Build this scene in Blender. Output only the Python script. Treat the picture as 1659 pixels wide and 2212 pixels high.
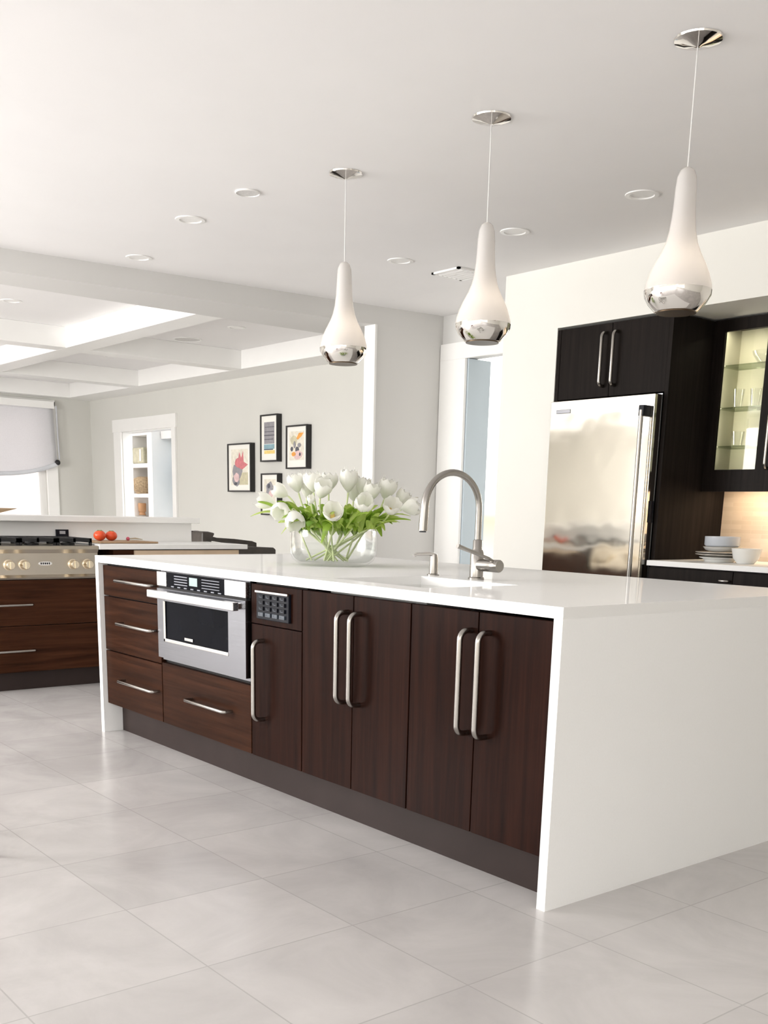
import bpy, bmesh, math, random
from mathutils import Vector, Matrix
random.seed(7)
for o in list(bpy.data.objects): bpy.data.objects.remove(o)
S = bpy.context.scene
COL = S.collection
PI = math.pi

# ------------------------------------------------------------------ camera
cam_d = bpy.data.cameras.new('camera')
cam = bpy.data.objects.new('camera', cam_d); COL.objects.link(cam)
RT = ((0.62928174, 0.19654811, -0.75191312), (0.77680627, -0.12917873, 0.61634802), (0.02401086, -0.97194737, -0.23396962))
M = Matrix([[r[0], -r[1], -r[2]] for r in RT]).to_4x4()
M.translation = Vector((1.98076, -2.25406, 1.16434))
cam.matrix_world = M
W, H = 1659.0, 2212.0
FPX, CX, CY = 2249.5, 835.91, 1647.75
cam_d.sensor_fit = 'HORIZONTAL'; cam_d.sensor_width = 36.0
cam_d.lens = FPX / W * 36.0
cam_d.shift_x = (W / 2 - CX) / W
cam_d.shift_y = (CY - H / 2) / W
cam_d.clip_start = 0.02; cam_d.clip_end = 200
S.camera = cam

# ------------------------------------------------------------------ world, light, exposure
vs = S.view_settings
S.display_settings.display_device = 'sRGB'
vs.view_transform = 'Standard'; vs.look = 'None'; vs.gamma = 1.0; vs.use_curve_mapping = False
vs.exposure = 0.76
WORLD = 2.3
wd = bpy.data.worlds.new('daylight'); S.world = wd; wd.use_nodes = True
nt = wd.node_tree; nt.nodes.clear()
tc = nt.nodes.new('ShaderNodeTexCoord'); sp = nt.nodes.new('ShaderNodeSeparateXYZ')
nz = nt.nodes.new('ShaderNodeTexNoise'); nz.inputs['Scale'].default_value = 6.0; nz.inputs['Detail'].default_value = 4
ma = nt.nodes.new('ShaderNodeMath'); ma.operation = 'MULTIPLY_ADD'; ma.inputs[1].default_value = 0.07; 
rp = nt.nodes.new('ShaderNodeValToRGB'); bg = nt.nodes.new('ShaderNodeBackground'); wo = nt.nodes.new('ShaderNodeOutputWorld')
nt.links.new(tc.outputs['Generated'], sp.inputs[0]); nt.links.new(tc.outputs['Generated'], nz.inputs['Vector'])
nt.links.new(nz.outputs['Fac'], ma.inputs[0]); nt.links.new(sp.outputs['Z'], ma.inputs[2])
nt.links.new(ma.outputs[0], rp.inputs[0]); nt.links.new(rp.outputs[0], bg.inputs[0]); nt.links.new(bg.outputs[0], wo.inputs[0])
cr = rp.color_ramp
cr.elements[0].position = 0.0; cr.elements[0].color = (.30, .285, .26, 1)
# lower hemisphere raised as an unseen bright ground, added to lift the ceiling
mr_ = nt.nodes.new('ShaderNodeMapRange'); mr_.inputs[1].default_value = -.30; mr_.inputs[2].default_value = -.06; mr_.inputs[3].default_value = 1.0; mr_.inputs[4].default_value = 0.0
gm_ = nt.nodes.new('ShaderNodeMix'); gm_.data_type = 'RGBA'; gm_.inputs[7].default_value = (.84, .82, .80, 1)
nt.links.new(sp.outputs['Z'], mr_.inputs[0]); nt.links.new(mr_.outputs[0], gm_.inputs[0]); nt.links.new(rp.outputs[0], gm_.inputs[6]); nt.links.new(gm_.outputs[2], bg.inputs[0])
cr.elements[1].position = 0.16; cr.elements[1].color = (1.0, .99, .975, 1)
e = cr.elements.new(0.03); e.color = (.30, .25, .19, 1)
e = cr.elements.new(0.06); e.color = (.85, .80, .70, 1)
bg.inputs['Strength'].default_value = WORLD

def area(name, loc, target, sx, sy, power, color):
    l = bpy.data.lights.new(name, 'AREA'); l.shape = 'RECTANGLE'; l.size = sx; l.size_y = sy
    l.energy = power; l.color = color
    o = bpy.data.objects.new(name, l); COL.objects.link(o); o.location = loc
    o.rotation_euler = (Vector(target) - Vector(loc)).to_track_quat('-Z', 'Y').to_euler()
    return o
# tall window glow at the back left of the kitchen, behind the camera
area('window_light', (-4.4, -3.9, 1.65), (-2.2, 1.0, 0.4), 1.8, 1.8, 78, (1.0, .985, .97))
area('window_light', (-7.1, -5.6, 1.5), (-8.2, 3.0, 2.2), 2.6, 2.2, 230, (1.0, .985, .96))
area('hall_fill', (-3.2, 5.2, 2.3), (-4.6, 5.0, 1.0),   .8, .8, 5, (.93, .97, 1.0))  # fill added to brighten the hall doorway, no lamp known there
area('study_fill', (-11.6, 4.9, 2.6), (-13.2, 5.4, 1.2), .9, .5, 5, (.95, .98, 1.0))  # added fill for the far room with the niches, source made up
S.cycles.use_denoising = True
S.cycles.max_bounces = 10; S.cycles.diffuse_bounces = 6; S.cycles.glossy_bounces = 5
S.cycles.transparent_max_bounces = 16
S.cycles.caustics_reflective = False; S.cycles.caustics_refractive = False
S.cycles.sample_clamp_indirect = 6.0

# ------------------------------------------------------------------ materials
def newmat(name):
    m = bpy.data.materials.new(name); m.use_nodes = True
    return m, m.node_tree, m.node_tree.nodes['Principled BSDF']
def mat(name, col, rough=.5, metal=0., noise=.03, nscale=6., coat=0., spec=None, emit=None, estr=0., bump=0.):
    m, t, p = newmat(name)
    p.inputs['Roughness'].default_value = rough; p.inputs['Metallic'].default_value = metal
    p.inputs['Coat Weight'].default_value = coat
    if spec is not None: p.inputs['Specular IOR Level'].default_value = spec
    c = (*col, 1)
    n = t.nodes.new('ShaderNodeTexNoise'); n.inputs['Scale'].default_value = nscale; n.inputs['Detail'].default_value = 3
    co = t.nodes.new('ShaderNodeTexCoord'); t.links.new(co.outputs['Object'], n.inputs['Vector'])
    r = t.nodes.new('ShaderNodeValToRGB')
    r.color_ramp.elements[0].position = .3; r.color_ramp.elements[1].position = .7
    r.color_ramp.elements[0].color = (*[max(0, x * (1 - noise)) for x in col], 1)
    r.color_ramp.elements[1].color = (*[min(1, x * (1 + noise)) for x in col], 1)
    t.links.new(n.outputs['Fac'], r.inputs[0]); t.links.new(r.outputs[0], p.inputs['Base Color'])
    if bump:
        b = t.nodes.new('ShaderNodeBump'); b.inputs['Strength'].default_value = bump; b.inputs['Distance'].default_value = .002
        t.links.new(n.outputs['Fac'], b.inputs['Height']); t.links.new(b.outputs[0], p.inputs['Normal'])
    if emit:
        p.inputs['Emission Color'].default_value = (*emit, 1); p.inputs['Emission Strength'].default_value = estr
    return m
def wood(name, c1, c2, axis, rough=.28, scale=1.0):
    m, t, p = newmat(name)
    co = t.nodes.new('ShaderNodeTexCoord'); mp = t.nodes.new('ShaderNodeMapping')
    s = [26 * scale, 26 * scale, 26 * scale]; s['xyz'.index(axis)] = 1.1 * scale
    mp.inputs['Scale'].default_value = s
    n = t.nodes.new('ShaderNodeTexNoise'); n.inputs['Scale'].default_value = 1.4; n.inputs['Detail'].default_value = 8; n.inputs['Roughness'].default_value = .65
    n.inputs['Distortion'].default_value = .4
    n2 = t.nodes.new('ShaderNodeTexNoise'); n2.inputs['Scale'].default_value = 2.2
    r = t.nodes.new('ShaderNodeValToRGB'); r.color_ramp.elements[0].position = .32; r.color_ramp.elements[1].position = .72
    r.color_ramp.elements[0].color = (*c1, 1); r.color_ramp.elements[1].color = (*c2, 1)
    t.links.new(co.outputs['Object'], mp.inputs[0]); t.links.new(mp.outputs[0], n.inputs['Vector']); t.links.new(co.outputs['Object'], n2.inputs['Vector'])
    mx = t.nodes.new('ShaderNodeMix'); mx.data_type = 'RGBA'; mx.blend_type = 'MULTIPLY'; mx.inputs[0].default_value = .45
    t.links.new(n.outputs['Fac'], r.inputs[0]); t.links.new(r.outputs[0], mx.inputs[6]); t.links.new(n2.outputs['Fac'], mx.inputs[7])
    t.links.new(mx.outputs[2], p.inputs['Base Color'])
    p.inputs['Roughness'].default_value = rough; p.inputs['Specular IOR Level'].default_value = .045
    return m
def brushed(name, col, rough, axis, wavy=0.):
    m, t, p = newmat(name)
    co = t.nodes.new('ShaderNodeTexCoord'); mp = t.nodes.new('ShaderNodeMapping')
    s = [220, 220, 220]; s['xyz'.index(axis)] = 2
    mp.inputs['Scale'].default_value = s
    n = t.nodes.new('ShaderNodeTexNoise'); n.inputs['Scale'].default_value = 1; n.inputs['Detail'].default_value = 2
    r = t.nodes.new('ShaderNodeMapRange'); r.inputs[3].default_value = rough * .8; r.inputs[4].default_value = rough * 1.3
    t.links.new(co.outputs['Object'], mp.inputs[0]); t.links.new(mp.outputs[0], n.inputs['Vector'])
    t.links.new(n.outputs['Fac'], r.inputs[0]); t.links.new(r.outputs[0], p.inputs['Roughness'])
    p.inputs['Base Color'].default_value = (*col, 1); p.inputs['Metallic'].default_value = 1
    if wavy:
        w_ = t.nodes.new('ShaderNodeTexNoise'); w_.inputs['Scale'].default_value = 2.6; w_.inputs['Detail'].default_value = 2
        b = t.nodes.new('ShaderNodeBump'); b.inputs['Distance'].default_value = wavy; b.inputs['Strength'].default_value = 1
        t.links.new(co.outputs['Object'], w_.inputs['Vector']); t.links.new(w_.outputs['Fac'], b.inputs['Height']); t.links.new(b.outputs[0], p.inputs['Normal'])
    return m
def thin_glass(name, tint, refl=.08, rough=.0, gain=.35):
    m = bpy.data.materials.new(name); m.use_nodes = True; t = m.node_tree; t.nodes.clear()
    o = t.nodes.new('ShaderNodeOutputMaterial'); mx = t.nodes.new('ShaderNodeMixShader')
    tr = t.nodes.new('ShaderNodeBsdfTransparent'); tr.inputs[0].default_value = (*tint, 1)
    gl = t.nodes.new('ShaderNodeBsdfGlossy'); gl.inputs['Roughness'].default_value = rough
    fr = t.nodes.new('ShaderNodeLayerWeight'); fr.inputs[0].default_value = .25
    ad = t.nodes.new('ShaderNodeMath'); ad.operation = 'MULTIPLY_ADD'; ad.inputs[1].default_value = gain; ad.inputs[2].default_value = refl; ad.use_clamp = True
    t.links.new(fr.outputs['Fresnel'], ad.inputs[0]); t.links.new(ad.outputs[0], mx.inputs[0])
    t.links.new(tr.outputs[0], mx.inputs[1]); t.links.new(gl.outputs[0], mx.inputs[2]); t.links.new(mx.outputs[0], o.inputs[0])
    return m
def floor_mat():
    m, t, p = newmat('floor_tile')
    N = t.nodes.new; L = t.links.new
    co = N('ShaderNodeTexCoord'); sx = N('ShaderNodeSeparateXYZ'); L(co.outputs['Object'], sx.inputs[0])
    def cell(out, off, size):
        a = N('ShaderNodeMath'); a.operation = 'ADD'; a.inputs[1].default_value = off; L(out, a.inputs[0])
        d = N('ShaderNodeMath'); d.operation = 'DIVIDE'; d.inputs[1].default_value = size; L(a.outputs[0], d.inputs[0])
        f = N('ShaderNodeMath'); f.operation = 'FLOOR'; L(d.outputs[0], f.inputs[0])
        g = N('ShaderNodeMath'); g.operation = 'FRACT'; L(d.outputs[0], g.inputs[0])
        q = N('ShaderNodeMath'); q.operation = 'PINGPONG'; q.inputs[1].default_value = .5; L(g.outputs[0], q.inputs[0])
        l = N('ShaderNodeMath'); l.operation = 'LESS_THAN'; l.inputs[1].default_value = .0045; L(q.outputs[0], l.inputs[0])
        return f.outputs[0], l.outputs[0]
    fx, gx = cell(sx.outputs['X'], .66 + 48.5, .485)
    fy, gy = cell(sx.outputs['Y'], .535 + 47.5, .475)
    g = N('ShaderNodeMath'); g.operation = 'MAXIMUM'; L(gx, g.inputs[0]); L(gy, g.inputs[1])
    cb = N('ShaderNodeCombineXYZ'); L(fx, cb.inputs[0]); L(fy, cb.inputs[1])
    wn = N('ShaderNodeTexWhiteNoise'); wn.noise_dimensions = '2D'; L(cb.outputs[0], wn.inputs['Vector'])
    nz = N('ShaderNodeTexNoise'); nz.inputs['Scale'].default_value = 2.3; nz.inputs['Detail'].default_value = 7; nz.inputs['Roughness'].default_value = .62; nz.inputs['Distortion'].default_value = .6
    L(co.outputs['Object'], nz.inputs['Vector'])
    r = N('ShaderNodeValToRGB'); r.color_ramp.elements[0].position = .3; r.color_ramp.elements[1].position = .72
    r.color_ramp.elements[0].color = (.48, .46, .45, 1); r.color_ramp.elements[1].color = (.61, .588, .575, 1)
    L(nz.outputs['Fac'], r.inputs[0])
    mr = N('ShaderNodeMapRange'); mr.inputs[3].default_value = .955; mr.inputs[4].default_value = 1.035; L(wn.outputs['Value'], mr.inputs[0])
    mu = N('ShaderNodeVectorMath'); mu.operation = 'SCALE'; L(r.outputs[0], mu.inputs[0]); L(mr.outputs[0], mu.inputs[3])
    mx = N('ShaderNodeMix'); mx.data_type = 'RGBA'; mx.inputs[7].default_value = (.40, .385, .37, 1)
    gm = N('ShaderNodeMath'); gm.operation = 'MULTIPLY'; gm.inputs[1].default_value = .8; L(g.outputs[0], gm.inputs[0])
    L(gm.outputs[0], mx.inputs[0]); L(mu.outputs[0], mx.inputs[6]); L(mx.outputs[2], p.inputs['Base Color'])
    rr = N('ShaderNodeMapRange'); rr.inputs[3].default_value = .16; rr.inputs[4].default_value = .30; L(nz.outputs['Fac'], rr.inputs[0]); L(rr.outputs[0], p.inputs['Roughness'])
    p.inputs['Specular IOR Level'].default_value = .5
    return m
def brick_mat(name, c1, c2, mortar, bw, bh, ms, rough, axes):
    m, t, p = newmat(name); N = t.nodes.new; L = t.links.new
    co = N('ShaderNodeTexCoord'); s = N('ShaderNodeSeparateXYZ'); L(co.outputs['Object'], s.inputs[0])
    c = N('ShaderNodeCombineXYZ'); L(s.outputs[axes[0].upper()], c.inputs[0]); L(s.outputs[axes[1].upper()], c.inputs[1])
    b = N('ShaderNodeTexBrick'); b.inputs['Scale'].default_value = 1
    b.inputs['Brick Width'].default_value = bw; b.inputs['Row Height'].default_value = bh; b.inputs['Mortar Size'].default_value = ms
    b.inputs['Color1'].default_value = (*c1, 1); b.inputs['Color2'].default_value = (*c2, 1); b.inputs['Mortar'].default_value = (*mortar, 1)
    L(c.outputs[0], b.inputs['Vector']); L(b.outputs[0], p.inputs['Base Color']); p.inputs['Roughness'].default_value = rough
    return m
PAINT = mat('paint_warm_white', (.80, .79, .745), .75, noise=.012, nscale=2)
PAINTG = mat('paint_pale_grey', (.68, .675, .66), .75, noise=.012, nscale=2)
ARTP = mat('paint_greige', (.66, .655, .62), .75, noise=.012, nscale=2)
CEIL = mat('ceiling_paint', (.86, .85, .85), .8, noise=.012, nscale=2)
TRIM = mat('trim_white', (.88, .875, .86), .4, noise=.01)
BLUEW = mat('paint_pale_blue', (.62, .70, .76), .7, noise=.012)
FLOOR = floor_mat()
def stone(name, col, rough, base, gain):
    m = bpy.data.materials.new(name); m.use_nodes = True; t = m.node_tree; t.nodes.clear(); N = t.nodes.new
    o = N('ShaderNodeOutputMaterial'); mx = N('ShaderNodeMixShader'); d = N('ShaderNodeBsdfDiffuse'); g = N('ShaderNodeBsdfGlossy')
    g.inputs['Roughness'].default_value = rough; n = N('ShaderNodeTexNoise'); n.inputs['Scale'].default_value = 160
    co = N('ShaderNodeTexCoord'); t.links.new(co.outputs['Object'], n.inputs['Vector'])
    r = N('ShaderNodeValToRGB'); r.color_ramp.elements[0].color = (*[c * .975 for c in col], 1); r.color_ramp.elements[1].color = (*[min(1, c * 1.015) for c in col], 1)
    t.links.new(n.outputs['Fac'], r.inputs[0]); t.links.new(r.outputs[0], d.inputs[0])
    fr = N('ShaderNodeLayerWeight'); fr.inputs[0].default_value = .35
    ma = N('ShaderNodeMath'); ma.operation = 'MULTIPLY_ADD'; ma.inputs[1].default_value = gain; ma.inputs[2].default_value = base
    t.links.new(fr.outputs['Fresnel'], ma.inputs[0]); t.links.new(ma.outputs[0], mx.inputs[0])
    t.links.new(d.outputs[0], mx.inputs[1]); t.links.new(g.outputs[0], mx.inputs[2]); t.links.new(mx.outputs[0], o.inputs[0])
    return m
QUARTZ = stone('white_quartz', (.87, .87, .86), .05, .03, .23)
QEDGE = QUARTZ
WALV = wood('walnut_vertical_shaded', (.0105, .0034, .0022), (.034, .0112, .0064), 'z')  # same walnut, darkened in colour for the duller reflections on the doors
WALH = wood('walnut_horizontal_lit', (.020, .0075, .0040), (.064, .0235, .0115), 'x')  # same walnut, redder and brighter for light falling on the left end
WALY = wood('walnut_horizontal_side', (.028, .010, .0052), (.088, .033, .016), 'y')
ESP = wood('espresso_vertical', (.012, .0095, .0085), (.026, .020, .0175), 'z', rough=.42)
KICK = mat('dark_plinth', (.034, .024, .022), .4, noise=.1, spec=.12)
STEEL = brushed('stainless_steel', (.33, .335, .365), .22, 'x')
STEELB = brushed('stainless_bright', (.72, .72, .73), .25, 'x')
STEELF = brushed('stainless_door', (.90, .865, .785), .07, 'x', .004)
STEELR = brushed('stainless_range', (.52, .47, .40), .32, 'y')
NICK = mat('brushed_nickel', (.40, .38, .355), .24, 1.0, noise=.03)
CHROME = mat('chrome', (.82, .80, .78), .07, 1.0, noise=.01)
BLACKG = mat('black_glass', (.004, .0045, .007), .08, noise=.2, spec=.03)
BLACK = mat('black_iron', (.010, .010, .012), .45, noise=.2)
BLACKP = mat('black_plastic', (.008, .009, .014), .35, noise=.2, spec=.15)
GAP = mat('shadow_gap', (.008, .007, .007), .8)
PETAL = mat('tulip_petal', (.94, .94, .90), .5, noise=.03, nscale=20)
PETALB = mat('tulip_petal_base', (.88, .86, .62), .5, noise=.05, nscale=20)
LEAF1 = mat('tulip_leaf', (.30, .47, .06), .42, noise=.25, nscale=14)
LEAF2 = mat('tulip_leaf_pale', (.52, .66, .17), .42, noise=.2, nscale=14)
LEAF3 = mat('tulip_leaf_deep', (.16, .31, .035), .42, noise=.25, nscale=14)
STEMM = mat('tulip_stem', (.66, .74, .40), .45, noise=.12, nscale=20)
def translucent(m, col, f):
    t = m.node_tree; p = t.nodes['Principled BSDF']; o = t.nodes['Material Output']
    tr = t.nodes.new('ShaderNodeBsdfTranslucent'); tr.inputs[0].default_value = (*col, 1); mx = t.nodes.new('ShaderNodeMixShader'); mx.inputs[0].default_value = f
    t.links.new(p.outputs[0], mx.inputs[1]); t.links.new(tr.outputs[0], mx.inputs[2]); t.links.new(mx.outputs[0], o.inputs[0])
translucent(PETAL, (.93, .93, .88), .38); translucent(LEAF1, (.42, .62, .08), .38); translucent(LEAF2, (.62, .76, .2), .38); translucent(LEAF3, (.26, .45, .05), .3)
GLASS = thin_glass('clear_glass', (.985, .99, .987), .03)
PANE = thin_glass('cabinet_pane', (.90, .90, .84), .02, .02, gain=.1)
SHELFG = thin_glass('shelf_glass', (.72, .76, .68), .04)
WINGL = thin_glass('window_glass', (.98, .98, .98), .03)
WATER = thin_glass('water', (.985, .99, .985), .0, gain=.12)
FROST = mat('frosted_glass', (.86, .855, .845), .2, noise=.015, coat=.5)
SILV = mat('mirrored_glass', (.86, .83, .80), .06, 1.0, noise=.02)
MAPLE = mat('light_maple', (.62, .48, .34), .5, noise=.1)
CREAM = mat('cabinet_interior', (.60, .58, .48), .6, noise=.05)
PORC = mat('glazed_porcelain', (.70, .70, .68), .22, noise=.03)
PORCB = mat('glazed_blue_grey', (.50, .53, .58), .22, noise=.04)
PORCT = mat('glazed_taupe', (.42, .39, .35), .25, noise=.05)
TOM = mat('tomato_skin', (.72, .085, .025), .22, noise=.12, nscale=18)
GREEN = mat('tomato_calyx', (.10, .22, .04), .6, noise=.2)
RADI = mat('radish_skin', (.62, .10, .16), .4, noise=.15)
BOARD = wood('cutting_board', (.45, .30, .18), (.66, .48, .32), 'y', rough=.5)
LEATH = mat('dark_leather', (.045, .036, .030), .45, noise=.2, nscale=22, bump=.2)
TAN = wood('tan_wood', (.40, .28, .17), (.58, .43, .29), 'y', rough=.45)
REDW = wood('red_brown_wood', (.10, .018, .010), (.22, .045, .022), 'z', rough=.35)
FABR = mat('sheer_linen', (.84, .84, .86), .9, noise=.03, nscale=60, bump=.15); translucent(FABR, (.86, .86, .88), .45)
FRAMEB = mat('black_frame', (.012, .011, .011), .35, noise=.1)
MATB = mat('mat_board', (.86, .85, .80), .8, noise=.01)
TERRA = mat('terracotta', (.50, .27, .13), .6, noise=.15)
RATT = mat('woven_tan', (.38, .28, .17), .75, noise=.35, nscale=40, bump=.5)
CELA = mat('celadon', (.45, .44, .32), .4, noise=.2, nscale=12)
BS = brick_mat('stone_mosaic', (.66, .56, .46), (.56, .46, .36), (.62, .53, .43), .15, .028, .0016, .35, 'xz')
NBR = brick_mat('pale_brick', (.74, .66, .64), (.68, .58, .56), (.74, .68, .66), .22, .075, .008, .8, 'yz')
WARM = mat('warm_led', (1, .8, .55), .5, emit=(1.0, .76, .48), estr=5)
BULB = mat('bulb_glow', (.9, .89, .87), .5, emit=(1.0, .93, .84), estr=.35)
DISP = mat('lit_display', (.30, .36, .36), .2, emit=(.55, .75, .72), estr=.18)
PRNT = mat('panel_print', (.26, .27, .31), .5)

# ------------------------------------------------------------------ mesh builder
class MB:
    def __init__(s): s.v = []; s.f = []; s.m = []; s.sm = []; s.mi = 0; s.smooth = False
    def add(s, vs, fs):
        b = len(s.v); s.v += [tuple(v) for v in vs]
        for f in fs: s.f.append([b + i for i in f]); s.m.append(s.mi); s.sm.append(s.smooth)
        return s
    def box(s, x0, x1, y0, y1, z0, z1):
        x0, x1 = min(x0, x1), max(x0, x1); y0, y1 = min(y0, y1), max(y0, y1); z0, z1 = min(z0, z1), max(z0, z1)
        return s.add([(x0,y0,z0),(x1,y0,z0),(x1,y1,z0),(x0,y1,z0),(x0,y0,z1),(x1,y0,z1),(x1,y1,z1),(x0,y1,z1)],
            [(0,3,2,1),(4,5,6,7),(0,1,5,4),(1,2,6,5),(2,3,7,6),(3,0,4,7)])
    def prism(s, poly, z0, z1):
        n = len(poly)
        return s.add([(x, y, z0) for x, y in poly] + [(x, y, z1) for x, y in poly],
            [tuple(reversed(range(n))), tuple(range(n, 2 * n))] + [(i, (i + 1) % n, n + (i + 1) % n, n + i) for i in range(n)])
    def xprism(s, poly, x0, x1):   # poly in (y,z)
        n = len(poly)
        return s.add([(x0, y, z) for y, z in poly] + [(x1, y, z) for y, z in poly],
            [tuple(range(n)), tuple(reversed(range(n, 2 * n)))] + [((i + 1) % n, i, n + i, n + (i + 1) % n) for i in range(n)])
    def yprism(s, poly, y0, y1):   # poly in (x,z)
        n = len(poly)
        return s.add([(x, y0, z) for x, z in poly] + [(x, y1, z) for x, z in poly],
            [tuple(range(n)), tuple(reversed(range(n, 2 * n)))] + [((i + 1) % n, i, n + i, n + (i + 1) % n) for i in range(n)])
    def tube(s, pts, r, n=12, caps=True):
        pts = [Vector(p) for p in pts]; rs = r if isinstance(r, (list, tuple)) else [r] * len(pts)
        vs = []; up = None
        for i, p in enumerate(pts):
            t = (pts[min(i + 1, len(pts) - 1)] - pts[max(i - 1, 0)]).normalized()
            if up is None:
                up = t.orthogonal().normalized()
            else:
                up = (up - t * up.dot(t)); up = up.normalized() if up.length > 1e-6 else t.orthogonal().normalized()
            q = t.cross(up)
            for k in range(n):
                a = 2 * PI * k / n; vs.append(p + (up * math.cos(a) + q * math.sin(a)) * rs[i])
        fs = []
        for i in range(len(pts) - 1):
            for k in range(n):
                a, b = i * n + k, i * n + (k + 1) % n; fs.append((a, b, b + n, a + n))
        if caps: fs.append(tuple(reversed(range(n)))); fs.append(tuple(range((len(pts) - 1) * n, len(pts) * n)))
        o = s.smooth; s.smooth = True; s.add(vs, fs); s.smooth = o; return s
    def lathe(s, prof, c, n=32, axis='z', closed=False):
        c = Vector(c); vs = []
        for r, h in prof:
            for k in range(n):
                a = 2 * PI * k / n; ca, sa = r * math.cos(a), r * math.sin(a)
                vs.append(c + Vector({'z': (ca, sa, h), 'x': (h, ca, sa), 'y': (sa, h, ca)}[axis]))
        fs = []
        P = len(prof)
        for i in range(P - 1 if not closed else P):
            for k in range(n):
                a, b = i * n + k, i * n + (k + 1) % n; a2, b2 = ((i + 1) % P) * n + k, ((i + 1) % P) * n + (k + 1) % n
                fs.append((a, b, b2, a2))
        if not closed:
            if prof[0][0] > 1e-6: fs.append(tuple(reversed(range(n))))
            if prof[-1][0] > 1e-6: fs.append(tuple(range((P - 1) * n, P * n)))
        o = s.smooth; s.smooth = True; s.add(vs, fs); s.smooth = o; return s
    def ball(s, c, r, n=20, sz=1.0, m=12):
        return s.lathe([(r * math.sin(PI * i / m) + (1e-5 if i in (0, m) else 0), -r * sz * math.cos(PI * i / m)) for i in range(m + 1)], c, n)
    def grid(s, fn, nu, nv):
        vs = [fn(u / nu, v / nv) for v in range(nv + 1) for u in range(nu + 1)]
        fs = [(v * (nu + 1) + u, v * (nu + 1) + u + 1, (v + 1) * (nu + 1) + u + 1, (v + 1) * (nu + 1) + u) for v in range(nv) for u in range(nu)]
        o = s.smooth; s.smooth = True; s.add(vs, fs); s.smooth = o; return s
    def build(s, name, mats, parent=None, bevel=0., seg=2, thick=0.):
        if not isinstance(mats, (list, tuple)): mats = [mats]
        off = wloc(parent) if parent else None
        me = bpy.data.meshes.new(name)
        if off is None:
            # top-level: origin at the base centre
            xs = [v[0] for v in s.v]; ys = [v[1] for v in s.v]; zs = [v[2] for v in s.v]
            off = Vector(((min(xs) + max(xs)) / 2, (min(ys) + max(ys)) / 2, min(zs)))
            loc = off
        else: loc = Vector((0, 0, 0))
        me.from_pydata([Vector(v) - off for v in s.v], [], s.f)
        for m_ in mats: me.materials.append(m_)
        me.polygons.foreach_set('material_index', s.m); me.polygons.foreach_set('use_smooth', s.sm)
        me.update()
        bm = bmesh.new(); bm.from_mesh(me); bmesh.ops.recalc_face_normals(bm, faces=bm.faces); bm.to_mesh(me); bm.free()
        o = bpy.data.objects.new(name, me); COL.objects.link(o); o.location = loc
        if parent: o.parent = parent
        if bevel:
            b = o.modifiers.new('bevel', 'BEVEL'); b.width = bevel; b.segments = seg; b.limit_method = 'ANGLE'; b.angle_limit = .6
            b.harden_normals = False
        if thick:
            b = o.modifiers.new('solid', 'SOLIDIFY'); b.thickness = thick
        if any(s.sm) : me.set_sharp_from_angle(angle=.8)
        return o
def wloc(o):
    v = Vector((0, 0, 0))
    while o: v += o.location; o = o.parent
    return v
def thing(name, label, cat, loc, group=None):
    o = bpy.data.objects.new(name, None); COL.objects.link(o); o.location = loc; o.empty_display_size = .05
    return tag(o, label, cat, group)
def tag(o, label, cat, group=None, kind=None):
    o['label'] = label; o['category'] = cat
    if group: o['group'] = group
    if kind: o['kind'] = kind
    return o
def struct(o, label=None):
    o['kind'] = 'structure'
    if label: o['label'] = label
    return o
def B(*a): return MB().box(*a)

# ================================================================== THE SETTING
CH = 2.75
struct(B(-15.5, 3.7, -6.2, 6.2, -.1, 0).build('floor', FLOOR), 'grey large format stone tile floor')
struct(B(-5.3, 3.7, -6.2, 3.2, CH, CH + .12).build('ceiling', CEIL), 'flat white kitchen ceiling')
struct(B(-5.3, -3.5, 3.2, 4.05, CH, CH + .12).build('ceiling_recess', CEIL))
# back kitchen wall: pier left of the fridge, soffit above it, alcove behind it
AY = 3.2
wb = MB()
wb.box(-3.515, -3.015, AY, 3.9, 0, CH)
wb.box(-3.015, 3.7, AY, 3.9, 2.365, CH)
wb.box(-3.515, 3.7, 3.9, 4.05, 0, CH)
struct(wb.build('wall_back', PAINT), 'warm white wall around the refrigerator alcove')
wrm = MB(); wrm.box(3.6, 3.75, -6.2, -4.6, 0, CH); wrm.box(3.6, 3.75, -1.5, 4.05, 0, CH); wrm.box(3.6, 3.75, -4.6, -1.5, 0, .45); wrm.box(3.6, 3.75, -4.6, -1.5, 2.5, CH)
struct(wrm.build('wall_right', PAINT))
# recess wall with the cased doorway
wr = MB()
wr.box(-4.93, -4.645, 3.9, 4.15, 0, 2.40); wr.box(-4.93, -3.515, 3.9, 4.02, 2.40, CH)
struct(wr.build('wall_recess', PAINTG))
dc = MB()
dc.box(-4.925, -3.515, 3.872, 3.9, 2.395, 2.525); dc.box(-4.925, -4.62, 3.872, 3.9, 0, 2.395)
d1 = struct(dc.build('door_1', TRIM, bevel=.003), 'white cased doorway between the grey pillar and the refrigerator wall')
B(-4.64, -4.605, 3.902, 4.15, .0, 2.394).build('jamb', mat('jamb_shade_tint', (.52, .60, .66), .5, noise=.01), d1)  # bluish shade on the jamb face is put into its colour
struct(B(-5.0, -1.5, 6.0, 6.1, 0, 2.8).build('wall_hall', PAINT))
hp = MB(); hp.box(-4.30, -3.4, 4.5, 4.6, 0, 2.8)
struct(hp.build('wall_hall_side', TRIM))
struct(B(-5.0, -1.5, 4.05, 6.1, 2.8, 2.9).build('ceiling_hall', CEIL))
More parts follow.
